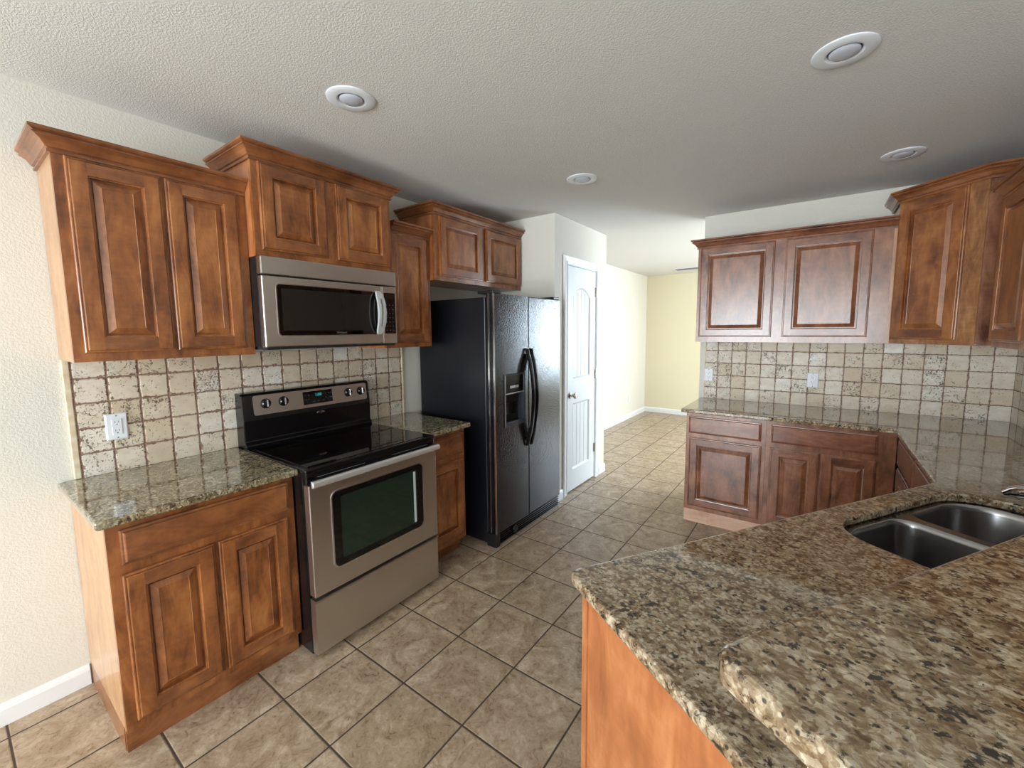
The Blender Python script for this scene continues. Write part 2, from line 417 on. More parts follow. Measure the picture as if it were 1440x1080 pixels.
def baseboard(name, F, u0, u1, v=0.):
    m = MB(); prof = [(0, 0), (.014, 0), (.014, .065), (.010, .078), (.006, .086), (0, .088)]
    m.loft([[F(u, v + a, z) for a, z in prof] for u in (u0, u1)]); structure(name, m, m_white)
baseboard('baseboard_left', FL, -4.0, -.005)
baseboard('baseboard_nook_left', frame(XN, 0, 0, 1, 1, 0), PY1, YN)
baseboard('baseboard_nook_back', frame(0, YN, 1, 0, 0, -1), XN + .014, 5.0)
FPN = frame(PX, 0, 0, 1, 1, 0)
baseboard('baseboard_pantry_near', FPN, PY0 + .0, 2.96)
baseboard('baseboard_pantry_far', FPN, 3.735, PY1 + .014)
baseboard('baseboard_pantry_end', frame(0, PY1, 1, 0, 0, 1), XN + .014, PX)
baseboard('baseboard_partition', frame(1.672, 0, 0, 1, -1, 0), YW, YW + .12)

# door casing (profiled) and the door
def casing():
    m = MB(); prof = [(0, 0), (0, .012), (.012, .016), (.018, .011), (.045, .015), (.058, .020), (.066, .018), (.068, 0)]   # (distance out from opening, thickness)
    a, b, t = DY0 + .006, DY1 - .006, DTOP - .006
    loops = []
    for (y, z, sy, sz) in ((a, 0, -1, 0), (a, t, -1, 1), (b, t, 1, 1), (b, 0, 1, 0)):
        loops.append([(PX + h, y + sy * o, z + sz * o) for o, h in prof])
    m.loft(loops)
    # jamb
    m.box(PX - .12, PX, DY0, DY0 + .014, 0, DTOP); m.box(PX - .12, PX, DY1 - .014, DY1, 0, DTOP); m.box(PX - .12, PX, DY0 + .014, DY1 - .014, DTOP - .014, DTOP)
    structure('trim_1', m, m_white)
casing()
def pantry_door():
    y0, y1, z0, z1 = DY0 + .017, DY1 - .017, .014, DTOP - .017
    xf = PX - .004; th = .035
    rt = root('door_1', (xf, (y0 + y1) / 2, z0), 'white two-panel arch-top pantry door with beaded grooves', 'door'); del rt['category']; rt['kind'] = 'structure'
    cy = (y0 + y1) / 2
    pw = .118   # stile width
    a, b = y0 + pw, y1 - pw
    # slab with recessed panels: built as stiles + rails around openings, panel boards behind
    m = MB()
    m.box(xf - th, xf, y0, a, z0, z1); m.box(xf - th, xf, b, y1, z0, z1)
    m.box(xf - th, xf, a, b, z0, .21); m.box(xf - th, xf, a, b, .845, 1.075)
    n = 14; zb, rise = 1.845, .075
    arch = [(a + (b - a) * k / n, zb + rise * (1 - (2 * k / n - 1) ** 2)) for k in range(n + 1)]
    for k in range(n):
        (ya, za), (yb, zb_) = arch[k], arch[k + 1]
        m.hexa([(xf - th, ya, za), (xf, ya, za), (xf, yb, zb_), (xf - th, yb, zb_), (xf - th, ya, z1), (xf, ya, z1), (xf, yb, z1), (xf - th, yb, z1)])
    part('door_slab', m, m_door, rt, bevel=.0)
    def panel(nm, zlo, top):
        # sloped sticking then grooved boards
        m = MB(); out = []; inn = []
        if top is None: zt = [(a, .845), (b, .845)]
        else: zt = arch
        loop = [(a, zlo), (b, zlo)] + list(reversed(zt))
        c = (cy, (zlo + zt[0][1]) / 2)
        def ins(d):
            r = []
            for y, z in loop:
                yy = y + (d if y < cy - 1e-6 else -d if y > cy + 1e-6 else 0) * min(1, abs(y - cy) / ((b - a) / 2) + .0)
                zz = z + d if abs(z - zlo) < 1e-6 else z - d
                r.append((yy, zz))
            return r
        L = [[(xf, y, z) for y, z in ins(0)], [(xf - .004, y, z) for y, z in ins(.006)], [(xf - .012, y, z) for y, z in ins(.016)], [(xf - .012, y, z) for y, z in ins(.024)]]
        m.loft(L, cap0=False, cap1=False)
        part('panel_moulding', m, m_door, rt, recalc=True)
        m = MB(); nb = 4; w = (b - a - .04) / nb
        for k in range(nb):
            y_0 = a + .02 + k * w + .004; y_1 = a + .02 + (k + 1) * w - .004
            steps = 4 if top else 1
            def tz(y):
                if top is None: return .835
                return zb + rise * (1 - (2 * (y - a) / (b - a) - 1) ** 2) - .02
            lo, hi = [], []
            ys = [y_0 + (y_1 - y_0) * i / steps for i in range(steps + 1)]
            poly = [(y_0, zlo + .016), (y_1, zlo + .016)] + [(y, tz(y)) for y in reversed(ys)]
            m.loft([[(xf - .03, y, z) for y, z in poly], [(xf - .011, y, z) for y, z in poly]])
        m.box(xf - th, xf - .018, a, b, zlo, (.845 if top is None else zb + .0))
        if top:
            poly = [(a, zb - .001), (b, zb - .001)] + list(reversed(arch[1:-1]))
            m.loft([[(xf - th, y, z) for y, z in poly], [(xf - .018, y, z) for y, z in poly]])
        part('door_panel', m, m_door, rt)
    panel('upper', 1.075, True); panel('lower', .21, None)
    m = MB(); ky, kz = y0 + .062, .93
    m.disc((xf, ky, kz), (1, 0, 0), [(.032, 0), (.032, .004), (.026, .009), (.013, .012), (.011, .032), (.018, .038), (.027, .048), (.029, .058), (.024, .067), (.010, .071)], 24)
    part('door_knob', m, m_nick, rt, smooth=True, label='satin nickel round door knob')
    for z in (1.90, 1.085, .32):
        m = MB(); m.tube([(xf + .008, y1 + .004, z - .045), (xf + .008, y1 + .004, z + .045)], .007, 10)
        m.box(xf - .001, xf + .003, y1 - .022, y1 + .004, z - .045, z + .045)
        part('hinge', m, m_nick, rt, label='grey metal hinge')
pantry_door()

# ------------------------------------------------------------------ cabinets
def rect_loop(F, u0, u1, z0, z1, i, v): return [F(u0 + i, v, z0 + i), F(u1 - i, v, z0 + i), F(u1 - i, v, z1 - i), F(u0 + i, v, z1 - i)]
def door_mesh(F, u0, u1, z0, z1, v0, fw=.056):
    """raised panel door front; material 0 vertical grain, 1 horizontal grain"""
    m = MB(); T = .020
    m.loft([rect_loop(F, u0, u1, z0, z1, i, v0 + h) for i, h in ((0, 0), (0, .012), (.003, .0145), (.0065, .0148), (.0070, .0128), (.0085, .0128), (.009, .0185), (.012, T))], 0, True, False)
    a, b = .012, fw
    q = lambda ua, ub, za, zb, mi: m.add([F(ua, v0 + T, za), F(ub, v0 + T, za), F(ub, v0 + T, zb), F(ua, v0 + T, zb)], [(0, 1, 2, 3)], mi)
    q(u0 + a, u0 + b, z0 + a, z1 - a, 0); q(u1 - b, u1 - a, z0 + a, z1 - a, 0)
    q(u0 + b, u1 - b, z0 + a, z0 + b, 1); q(u0 + b, u1 - b, z1 - b, z1 - a, 1)
    m.loft([rect_loop(F, u0, u1, z0, z1, i, v0 + h) for i, h in ((b, T), (b + .0015, .0165), (b + .006, .0155), (b + .0065, .001), (b + .0125, .001), (b + .014, .0065), (b + .036, .0170), (b + .038, .0158))], 0, False, True)
    return m
def drawer_mesh(F, u0, u1, z0, z1, v0):
    m = MB()
    m.loft([rect_loop(F, u0, u1, z0, z1, i, v0 + h) for i, h in ((0, 0), (0, .010), (.004, .012), (.008, .0125), (.011, .0185), (.014, .020))], 0)
    return m
CROWN = [(0, 0), (.009, 0), (.009, .009), (.006, .011), (.006, .014), (.013, .017), (.017, .024), (.025, .035), (.036, .043), (.043, .046), (.043, .049), (.038, .051), (.038, .054), (.046, .057), (.052, .061), (.052, .070), (0, .070)]
def crown_mesh(pts, ztop, h=.070):
    """pts: plan path (x, y) with the outside on its right-hand side; mitred corners"""
    m = MB(); P = [Vector(p) for p in pts]; N = []
    for i in range(len(P) - 1):
        d = (P[i + 1] - P[i]).normalized(); N.append(Vector((d.y, -d.x)))
    loops = []
    for i, p in enumerate(P):
        if i == 0: n = N[0]
        elif i == len(P) - 1: n = N[-1]
        else:
            n = (N[i - 1] + N[i]); n = n / (1 + N[i - 1].dot(N[i]))
        loops.append([(p.x + n.x * o, p.y + n.y * o, ztop - h + z * h / .070) for o, z in CROWN])
    m.loft(loops); return m
def cabinet(name, F, u0, u1, dep, z0, z1, label, doors=(), drawers=(), toe=None, crown=None, mats=None, side=None, group=None, fw=.056, cat='cabinet'):
    wv, wh = mats or (wood_v, wood_h); side = side or side_w
    rt = root(name, F((u0 + u1) / 2, 0, z0 if toe is None else 0), label, cat, group)
    m = MB(); t = .018; ff = .02
    zb = z0
    m.fbox(F, u0, u0 + t, .002, dep - ff, zb, z1); m.fbox(F, u1 - t, u1, .002, dep - ff, zb, z1)
    m.fbox(F, u0 + t, u1 - t, .002, dep - ff, zb, zb + t); m.fbox(F, u0 + t, u1 - t, .002, dep - ff, z1 - t, z1)
    m.fbox(F, u0 + t, u1 - t, .002, .008, zb + t, z1 - t)
    part('carcass', m, side, rt)
    m = MB(); st = .038
    m.fbox(F, u0, u1, dep - ff, dep, z0, z1, 0)
    part('face_frame', m, [wv, wh], rt)
    for d in doors:
        part('door', door_mesh(F, *d, dep + .0005, fw), [wv, wh], rt)
    for d in drawers:
        part('drawer_front', drawer_mesh(F, *d, dep + .0005), [wh], rt)
    if toe is not None:
        m = MB(); tm, rec = toe
        m.fbox(F, u0 + .002, u1 - .002, dep - rec - .015, dep - rec, 0, z0)
        m.fbox(F, u0, u0 + .016, .002, dep - rec - .015, 0, z0); m.fbox(F, u1 - .016, u1, .002, dep - rec - .015, 0, z0)
        part('toe_kick', m, tm, rt)
    if crown: part('crown_moulding', crown_mesh(*crown), [wh], rt)
    return rt
UD = .302; Y0, Y1, Y2, Y3 = .017, .634, 1.404, 1.790
# left uppers
cabinet('wall_cabinet', FL, Y0, Y1, UD, 1.422, 2.215, 'tall two-door brown maple wall cabinet, nearest on the left wall, over the outlet', doors=[(.047, .320, 1.456, 2.160), (.331, .597, 1.456, 2.160)],
        crown=([(.001, Y0), (UD, Y0), (UD, Y1 - .001)], 2.232), side=side_w)
cabinet('wall_cabinet', FL, Y1 + .001, Y2, .380, 1.884, 2.370, 'two-door brown maple wall cabinet mounted above the microwave', doors=[(.662, .988, 1.915, 2.312), (1.046, 1.382, 1.915, 2.312)],
        crown=([(.001, Y1), (.380, Y1), (.380, Y2), (.001, Y2)], 2.384), side=side_o)
cabinet('wall_cabinet', FL, Y2 + .001, Y3 - .001, UD, 1.422, 2.200, 'narrow single-door brown wall cabinet between the microwave and refrigerator', doors=[(1.440, 1.757, 1.452, 2.148)],
        crown=([(UD, Y2 + .055), (UD, Y3 - .002)], 2.217), side=side_o)
cabinet('wall_cabinet', FL, Y3, PY0 - .002, .350, 1.880, 2.376, 'two-door brown maple wall cabinet above the black refrigerator', doors=[(1.833, 2.286, 1.912, 2.318), (2.333, 2.804, 1.912, 2.318)],
        crown=([(.001, Y3), (.350, Y3), (.350, PY0 - .002)], 2.392), side=side_o)
# left bases
cabinet('base_cabinet', FL, .0, Y1 - .004, .591, .10, .884, 'two-door base cabinet with one wide drawer, left of the stove', doors=[(.030, .306, .134, .688), (.320, .594, .134, .688)],
        drawers=[(.034, .604, .724, .850)], toe=(wood_h, .035), side=side_w)
cabinet('base_cabinet', FL, Y2 + .002, Y3 - .001, .591, .10, .884, 'narrow base cabinet between the stove and the black refrigerator', doors=[(1.432, 1.768, .140, .672)],
        drawers=[(1.432, 1.768, .706, .850)], toe=(wood_h, .06), side=side_o)
# back wall uppers
RV = (wood_r, wood_rh)
cabinet('wall_cabinet', FB, 1.695, 2.905, UD, 1.422, 2.225, 'low wide two-door reddish wall cabinet over the back counter', doors=[(1.717, 2.230, 1.464, 2.173), (2.298, 2.788, 1.464, 2.173)],
        crown=([(1.695, YW - .001), (1.695, YW - UD), (2.903, YW - UD)], 2.240), mats=RV, side=wood_r)
# corner cabinet (diagonal)
def corner_cabinet():
    z0, z1 = 1.422, 2.372
    A = (2.907, YW - UD); B = (3.232, YW - UD - .325)
    m = MB(); m.fbox(FB, 2.889, 2.9045, UD - .0, UD + .004, 1.4225, 2.165); part('filler_strip', m, side_w, [o for o in bpy.data.objects if o.get('label', '').startswith('low wide two-door')][0], label='pale vertical filler strip')
    rt = root('corner_wall_cabinet', ((A[0] + XR) / 2, (B[1] + YW) / 2, z0), 'tall diagonal corner wall cabinet with one golden-brown raised-panel door', 'cabinet')
    poly = [(A[0], YW - .002), (A[0], A[1]), B, (XR - .002, B[1]), (XR - .002, YW - .002)]
    m = MB(); m.loft([[(x, y, z0) for x, y in poly], [(x, y, z1) for x, y in poly]])
    part('carcass', m, wood_r, rt)
    FD = frame(A[0], A[1], s2, -s2, -s2, -s2)
    L = .325 / s2
    m = MB(); m.fbox(FD, 0.0, L, 0.0, .004, z0, z1)
    part('face_frame', m, [side_f], rt)
    part('door', door_mesh(FD, .012, .375, 1.452, 2.312, .0045, .060), [wood_v, wood_h], rt)
    part('crown_moulding', crown_mesh([(A[0] - .002, YW - .003), (A[0] - .002, A[1]), (B[0], B[1] - .004), (XR - .003, B[1] - .004)], 2.386), [wood_h], rt)
corner_cabinet()
cabinet('wall_cabinet', FR, 2.05, 2.948, .305, 1.422, 2.225, 'lower dark brown wall cabinet on the right wall, cut off by the photo edge', doors=[(2.50, 2.925, 1.452, 2.165), (2.07, 2.49, 1.452, 2.165)],
        crown=([(XR - .305, 2.05), (XR - .305, 2.948), (XR - .002, 2.948)][::-1], 2.240), mats=(wood_v, wood_h), side=wood_r)
# back wall bases
cabinet('base_cabinet', FB, 1.715, 2.258, .591, .10, .884, 'reddish base cabinet with one drawer and one door, at the far counter end', doors=[(1.743, 2.234, .136, .684)],
        drawers=[(1.736, 2.228, .720, .853)], toe=(raw_w, .002), mats=RV, side=wood_r)
cabinet('base_cabinet', FB, 2.259, 2.955, .591, .10, .884, 'reddish base cabinet with a wide drawer front above two narrow doors', doors=[(2.288, 2.572, .136, .688), (2.581, 2.864, .136, .688)],
        drawers=[(2.289, 2.864, .724, .854)], toe=(raw_w, .002), mats=RV, side=wood_r)
cabinet('base_cabinet', FR, 2.565, 3.115, .592, .10, .884, 'brown drawer base cabinet on the right wall, next to the corner', doors=[(2.600, 3.095, .136, .672)],
        drawers=[(2.585, 3.100, .690, .856)], toe=(wood_h, .04), mats=(wood_r, wood_rh), side=wood_r)
cabinet('base_cabinet', FR, 2.06, 2.564, .592, .10, .884, 'brown drawer base cabinet on the right wall, meeting the peninsula counter', doors=[(2.09, 2.545, .136, .672)],
        drawers=[(2.08, 2.550, .690, .856)], toe=(wood_h, .04), mats=(wood_r, wood_rh), side=wood_r)
# peninsula base cabinet with the orange end panel
def peninsula_base():
    FPf = frame(PXo + .56 * math.cos(PA), PYo - .56 * math.sin(PA), math.sin(PA), math.cos(PA), -math.cos(PA), math.sin(PA))  # v out towards the kitchen
    D = .53
    rt = root('peninsula_cabinet', FPf(.8, 0, 0), 'orange maple sided base cabinet under the granite peninsula counter', 'cabinet')
    m = MB(); m.fbox(FPf, .045, 1.62, .004, D - .02, .10, .118); m.fbox(FPf, .045, 1.62, .004, .016, .118, .88); m.fbox(FPf, .045, .063, .016, D - .021, .118, .88)
    part('carcass', m, side_o, rt)
    m = MB(); m.fbox(FPf, .03, .045, -.0, D - .022, .0, .880); part('end_panel', m, side_o, rt, label='orange maple end panel')
    m = MB(); m.fbox(FPf, .028, 1.62, D - .02, D, .10, .880); part('face_frame', m, [wood_v], rt)
    m = MB(); m.fbox(FPf, .026, .0445, D - .021, D + .001, 0, .880); part('corner_strip', m, side_o, rt)
    for a, b in ((.06, .40), (.42, .80), (.82, 1.20), (1.22, 1.60)):
        part('door', door_mesh(FPf, a, b, .136, .84, D + .0005), [wood_v, wood_h], rt)
    m = MB(); m.fbox(FPf, .05, 1.6, D - .08, D - .065, 0, .10); part('toe_kick', m, wood_h, rt)
peninsula_base()
# knee wall carrying the bar
def clip_x(u, v0, xmax):  # u where the peninsula line v=v0 meets x = xmax
    return (xmax - PXo - v0 * math.cos(PA)) / math.sin(PA)
mb = MB(); kb0, kb1 = .562, .68
pl = [FP(.07, kb0, 0), FP(.07, kb1, 0), FP(clip_x(0, kb1, XR), kb1, 0), FP(clip_x(0, kb0, XR), kb0, 0)]
mb.loft([pl, [(x, y, 1.042) for x, y, z in pl]]); structure('wall_peninsula', mb, m_wall)

# ------------------------------------------------------------------ counters
def rounded(pts, radii, n=6):
    """round polygon corners (2D)"""
    out = []; N = len(pts)
    for i, p in enumerate(pts):
        r = radii[i]; p = Vector(p[:2])
        if r <= 0: out.append((p.x, p.y)); continue
        a = (Vector(pts[i - 1][:2]) - p).normalized(); b = (Vector(pts[(i + 1) % N][:2]) - p).normalized()
        ang = a.angle(b); d = r / math.tan(ang / 2); c = p + (a + b).normalized() * (r / math.sin(ang / 2))
        s = p + a * d - c; e = p + b * d - c
        for k in range(n + 1):
            t = k / n; v = (s * (1 - t) + e * t)
            # slerp on the arc
            w = s.angle(e)
            v = (s * math.sin((1 - t) * w) + e * math.sin(t * w)) / math.sin(w)
            out.append((c.x + v.x, c.y + v.y))
    return out
def slab(name, outer, holes, z0, z1, mat, label, cat, bev=.008, seg=3):
    bm = bmesh.new(); edges = []
    for lp in [outer] + holes:
        vs = [bm.verts.new((x, y, z1)) for x, y in lp]
        for i in range(len(vs)): edges.append(bm.edges.new((vs[i], vs[(i + 1) % len(vs)])))
    bmesh.ops.triangle_fill(bm, use_beauty=True, use_dissolve=False, edges=edges)
    bmesh.ops.recalc_face_normals(bm, faces=bm.faces)
    ex = bmesh.ops.extrude_face_region(bm, geom=list(bm.faces))
    for g in ex['geom']:
        if isinstance(g, bmesh.types.BMVert): g.co.z = z0
    bmesh.ops.recalc_face_normals(bm, faces=bm.faces)
    be = [e for e in bm.edges if len(e.link_faces) == 2 and e.calc_face_angle(0) > R(50) and abs(e.verts[0].co.z - e.verts[1].co.z) < 1e-5]
    bmesh.ops.bevel(bm, geom=be, offset=bev, segments=seg, profile=.5, affect='EDGES')
    me = bpy.data.meshes.new(name)
    c = Vector((sum(p[0] for p in outer) / len(outer), sum(p[1] for p in outer) / len(outer), z0))
    bm.to_mesh(me); bm.free()
    me.materials.append(mat)
    o = bpy.data.objects.new(name, me); COL.objects.link(o)
    o['label'] = label; o['category'] = cat
    return o
ZC = .915; ZU = .885
slab('countertop', rounded([(.001, -.03), (.655, -.03), (.655, Y1 - .005), (.001, Y1 - .005)], [0, .012, .004, 0]), [], ZU, ZC, gran_green,
     'speckled green-beige granite countertop on the base cabinet left of the stove', 'countertop')
slab('countertop', rounded([(.001, Y2 + .006), (.655, Y2 + .006), (.655, Y3 + .002), (.001, Y3 + .002)], [0, .004, .012, 0]), [], ZU, ZC, gran_green,
     'small granite countertop piece between the stove and the black refrigerator', 'countertop')
def P2(a, b): return FP(a, b, 0)[:2]
kx = (2.933 - PXo) / math.sin(PA)
cut = [P2(a, b) for a, b in rounded([(.862, .078), (1.625, .078), (1.625, .425), (.862, .425)], [.13, .15, .10, .10], 8)]
outer = [(1.685, YW - .001), (1.685, YW - .655), (2.933, YW - .655), (2.933, P2(kx, 0)[1]), P2(0, 0), P2(0, .560), P2(clip_x(0, .560, XR - .001), .560), (XR - .001, YW - .001)]
outer = rounded(outer, [0, .012, .01, .015, .022, 0, 0, 0])
slab('countertop', outer, [cut], ZU, ZC, gran_brown, 'large brown-black granite countertop running from the back wall round to the sink peninsula', 'countertop')
bt = [P2(-.05, .4956), P2(-.05, .955), P2(clip_x(0, .955, XR - .001), .955), P2(clip_x(0, .4956, XR - .001), .4956)]
slab('bar_top', rounded(bt, [.035, .035, 0, 0]), [], 1.043, 1.090, gran_brown, 'raised granite bar top in the right foreground, above the sink counter', 'bar top', .014, 4)

# ------------------------------------------------------------------ backsplashes
mb = MB(); mb.box(.001, .010, .052, 1.752, ZC + .001, 1.4215, 0)
rt = root('backsplash', (0, .9, ZC), 'tumbled travertine tile backsplash on the left wall behind the stove', 'backsplash')
def tiles_part(mb, mat, rt, loc):
    # keep world coordinates inside the mesh so the joint grid lines up
    me_o = part('tile_field', mb, mat, rt)
    return me_o
def world_tiles(name, boxes, trims, mat, label):
    me = MB()
    for b in boxes: me.box(*b)
    o = part(name, me, mat, None); o['label'] = label; o['category'] = 'backsplash'
    t = MB()
    for b in trims: t.box(*b)
    if trims: each('edge_trim', t, trav_trim, o, bevel=.003, label='pale smooth edge trim')
    return o
bpy.data.objects.remove(rt)
world_tiles('backsplash', [(.001, .010, .040, 1.752, ZC + .001, 1.4215)], [(.001, .013, .018, .040, ZC + .001, 1.4215), (.001, .013, 1.752, 1.768, ZC + .001, 1.4215)], tile_left,
            'tumbled travertine tile backsplash on the left wall behind the stove')
world_tiles('backsplash', [(1.722, XR - .011, YW - .010, YW - .001, ZC + .001, 1.4215)], [(1.712, 1.722, YW - .013, YW - .001, ZC + .001, 1.4215)], tile_back,
            'beige travertine tile backsplash along the back wall under the reddish cabinets')
world_tiles('backsplash', [(XR - .010, XR - .001, 1.95, YW - .001, ZC + .001, 1.4215)], [], tile_right,
            'travertine tile backsplash strip on the right wall, past the corner')

# ------------------------------------------------------------------ outlets
def outlet(F, u, v, z, label, w=.073, h=.116, rocker=True):
    rt = root('wall_outlet', F(u, v, z - h / 2), label, 'outlet', 'white wall outlets')
    m = MB(); lp = lambda i, d: [F(u - w / 2 + i, v + d, z - h / 2 + i), F(u + w / 2 - i, v + d, z - h / 2 + i), F(u + w / 2 - i, v + d, z + h / 2 - i), F(u - w / 2 + i, v + d, z + h / 2 - i)]
    m.loft([lp(0, 0), lp(0, .003), lp(.004, .006), lp(.006, .0065)]); part('cover_plate', m, m_plastic, rt)
    m = MB(); m.fbox(F, u - .0165, u + .0165, v + .0065, v + .009, z - .034, z + .034); fc = part('receptacle', m, m_plastic, rt, bevel=.001)
    m = MB()
    for s in (-1, 1):
        for du in (-.006, .006): m.fbox(F, u + du - .0009, u + du + .0009, v + .0088, v + .0094, z + s * .019 - .001, z + s * .019 + .007)
        m.fbox(F, u - .002, u + .002, v + .0088, v + .0094, z + s * .019 - .010, z + s * .019 - .006)
    each('slot', m, m_slot, fc)
    m = MB()
    for s in (-1, 1): m.disc(F(u, v + .0062, z + s * .049), (F(0, 1, 0)[0] - F(0, 0, 0)[0], F(0, 1, 0)[1] - F(0, 0, 0)[1], 0), [(.003, 0), (.003, .001), (.001, .0015)], 10)
    each('screw', m, m_grey, rt)
outlet(FL, .165, .0105, 1.117, 'white outlet plate on travertine above the left counter', .074, .116)
outlet(FB, 1.751, .0105, 1.122, 'white outlet plate at the left end of the back travertine tiles', .070, .113)
outlet(FB, 2.506, .0105, 1.122, 'white outlet plate in the middle of the back travertine tiles', .074, .115)
outlet(frame(XN, 0, 0, 1, 1, 0), 6.68, .0005, .34, 'small white outlet low on the far nook wall above its baseboard', .074, .118)

# ------------------------------------------------------------------ ceiling lights and vent
def downlight():
    x, y = .889, .829
    rt = root('recessed_light', (x, y, HC), 'x', 'ceiling light', 'round recessed ceiling lights')
    m = MB(); n = 36; prof = [(.098, 0), (.098, -.004), (.090, -.008), (.058, -.007), (.052, -.003), (.050, -.0005)]
    vs = [[(x + r * math.cos(2 * math.pi * k / n), y + r * math.sin(2 * math.pi * k / n), HC + h) for k in range(n)] for r, h in prof]
    m.loft(vs, 0, True, False); part('trim_ring', m, m_plastic, rt, smooth=True)
    m = MB(); m.disc((x, y, HC - .0012), (0, 0, -1), [(.0482, 0), (.0478, .0006)], 30); part('socket_shadow_gap', m, m_slot, rt)
    m = MB(); m.disc((x, y, HC - .0016), (0, 0, -1), [(.0468, 0), (.0468, .004), (.041, .0085), (.022, .0115), (.004, .0125)], 30); part('lens', m, m_lens, rt, smooth=True)
    return rt
dl = downlight(); dl['label'] = 'round white recessed ceiling light nearest the left wall cabinets'
for x, y, lab in ((2.546, 1.679, 'largest round recessed ceiling light, top right over the peninsula'), (1.235, 2.255, 'small round recessed ceiling light near the pantry side of the kitchen'),
                  (2.855, 2.988, 'flattened round recessed ceiling light near the corner wall cabinet')):
    c = copy_tree(dl); c.location = (x, y, HC); c['label'] = lab
mb = MB(); rt = root('ceiling_vent', (.76, 6.9, HC), 'flat white ceiling air vent in the far nook', 'vent')
mb.box(.56, 1.0, 6.78, 7.0, HC - .008, HC); part('vent_frame', mb, m_plastic, rt, bevel=.002)
mb = MB()
for k in range(6): mb.box(.585, .975, 6.805 + k * .031, 6.815 + k * .031, HC - .012, HC - .008)
part('louvres', mb, m_grey, rt)

# ------------------------------------------------------------------ stove
def rr(u0, u1, z0, z1, r, n=6):
    return rounded([(u0, z0), (u1, z0), (u1, z1), (u0, z1)], [r] * 4, n)
def stove():
    y0, y1 = Y1 + .001, Y2 - .001
    rt = root('electric_range', (.35, (y0 + y1) / 2, 0), 'stainless and black electric range with smooth glass cooktop between base cabinets', 'stove')
    m = MB(); m.box(.02, .676, y0, y1, .02, .897); part('body', m, m_blk, rt, bevel=.002)
    m = MB(); m.box(.05, .66, y0 + .02, y1 - .02, .0, .02); part('plinth', m, m_blkp, rt)
    m = MB(); m.box(.085, .712, y0 - .004, y1 + .004, .897, .916); part('cooktop', m, m_blk, rt, bevel=.006, seg=3)
    m = MB(); m.box(.12, .685, y0 + .02, y1 - .02, .9161, .9185); ct = part('ceramic_glass', m, m_glass, rt, bevel=.001)
    for (bx, by, br) in ((.25, y0 + .20, .085), (.25, y1 - .20, .085), (.52, y0 + .21, .105), (.52, y1 - .21, .080)):
        mm = MB(); n = 40
        mm.loft([[(bx + r * math.cos(2 * math.pi * k / n), by + r * math.sin(2 * math.pi * k / n), h) for k in range(n)] for r, h in ((br, .9186), (br, .9188), (br - .0015, .9188), (br - .0015, .9186))], cap0=False, cap1=False)
        part('burner_ring', mm, m_mesh, ct)
    # black vent strip between cooktop and door
    m = MB(); m.box(.676, .708, y0, y1, .846, .897); st = part('vent_strip', m, m_blk, rt, bevel=.004)
    m = MB(); m.box(.7075, .7090, y0 + .05, y0 + .30, .871, .873); m.box(.7075, .7090, y1 - .30, y1 - .05, .871, .873); each('vent_slot', m, m_grey, st)
    # backguard with a sloped face
    m = MB(); pf = [(.012, .897), (.115, .897), (.118, .930), (.100, .950), (.104, 1.06), (.088, 1.195), (.075, 1.205), (.012, 1.205)]
    m.loft([[(x, y, z) for x, z in pf] for y in (y0, y1)]); bgd = part('backguard', m, m_blk, rt, bevel=.004)
    # control fascia on the slope
    p0, p1 = Vector((.1012, 0, 1.0845)), Vector((.0895, 0, 1.190)); dz = (p1 - p0).normalized(); nn = Vector((dz.z, 0, -dz.x))
    H = (p1 - p0).length
    FS = lambda u, v, z: tuple(Vector((0, u, 0)) + p0 + dz * z + nn * v)
    m = MB(); lp = rr(y0 + .055, y1 - .022, 0, H, .012)
    m.loft([[FS(u, -.002, z) for u, z in lp], [FS(u, .003, z) for u, z in lp]]); fa = part('control_fascia', m, m_steel, rt, label='brushed stainless control fascia')
    m = MB(); m.loft([[FS(u, .003, z) for u, z in rr(.957, 1.139, .018, .094, .003)], [FS(u, .0045, z) for u, z in rr(.957, 1.139, .018, .094, .003)]])
    dp = part('display_panel', m, m_glass, rt)
    text_part('clock_digits', '1:08', .024, FS, 1.050, .0048, .070, m_clock, dp)
    m = MB()
    for u in (.972, .990, 1.098, 1.116, 1.130):
        for z in (.072, .048): m.loft([[FS(u + .006 * math.cos(k * math.pi / 6), .0046, z + .005 * math.sin(k * math.pi / 6)) for k in range(12)], [FS(u + .006 * math.cos(k * math.pi / 6), .0050, z + .005 * math.sin(k * math.pi / 6)) for k in range(12)]])
    for u in (1.02, 1.05, 1.08): m.loft([[FS(u + a, .0046, z) for a, z in ((-.009, .030), (.009, .030), (.009, .036), (-.009, .036))], [FS(u + a, .0050, z) for a, z in ((-.009, .030), (.009, .030), (.009, .036), (-.009, .036))]])
    each('touch_button', m, newmat('dim_buttons', .4, .4, base=srgb(48, 50, 54)), dp)
    for u in (.752, .846, 1.247, 1.337):
        c = Vector(FS(u, .003, H * .55))
        m = MB(); m.disc(c, nn, [(.027, 0), (.027, .003), (.0245, .004), (.0225, .016), (.019, .020), (.004, .021)], 26); kn = part('control_knob', m, m_blk, rt, smooth=True, label='black round control knob')
        m = MB(); zc = H * .55
        m.loft([[FS(u + a * w_, h, zc + b_) for a, b_ in ((-1, -.018), (1, -.018), (1, .019), (-1, .019))] for w_, h in ((.0045, .022), (.0030, .034))]); part('knob_grip', m, m_steelb, kn, bevel=.001)
    # badge
    m = MB(); n = 24; zb = 1.047
    FG = lambda u, v, z: (.1045 + v, u, z)
    m.loft([[FG(1.055 + .026 * s * math.cos(2 * math.pi * k / n), h, zb + .0085 * s * math.sin(2 * math.pi * k / n)) for k in range(n)] for s, h in ((1, 0), (1, .002), (.85, .003))])
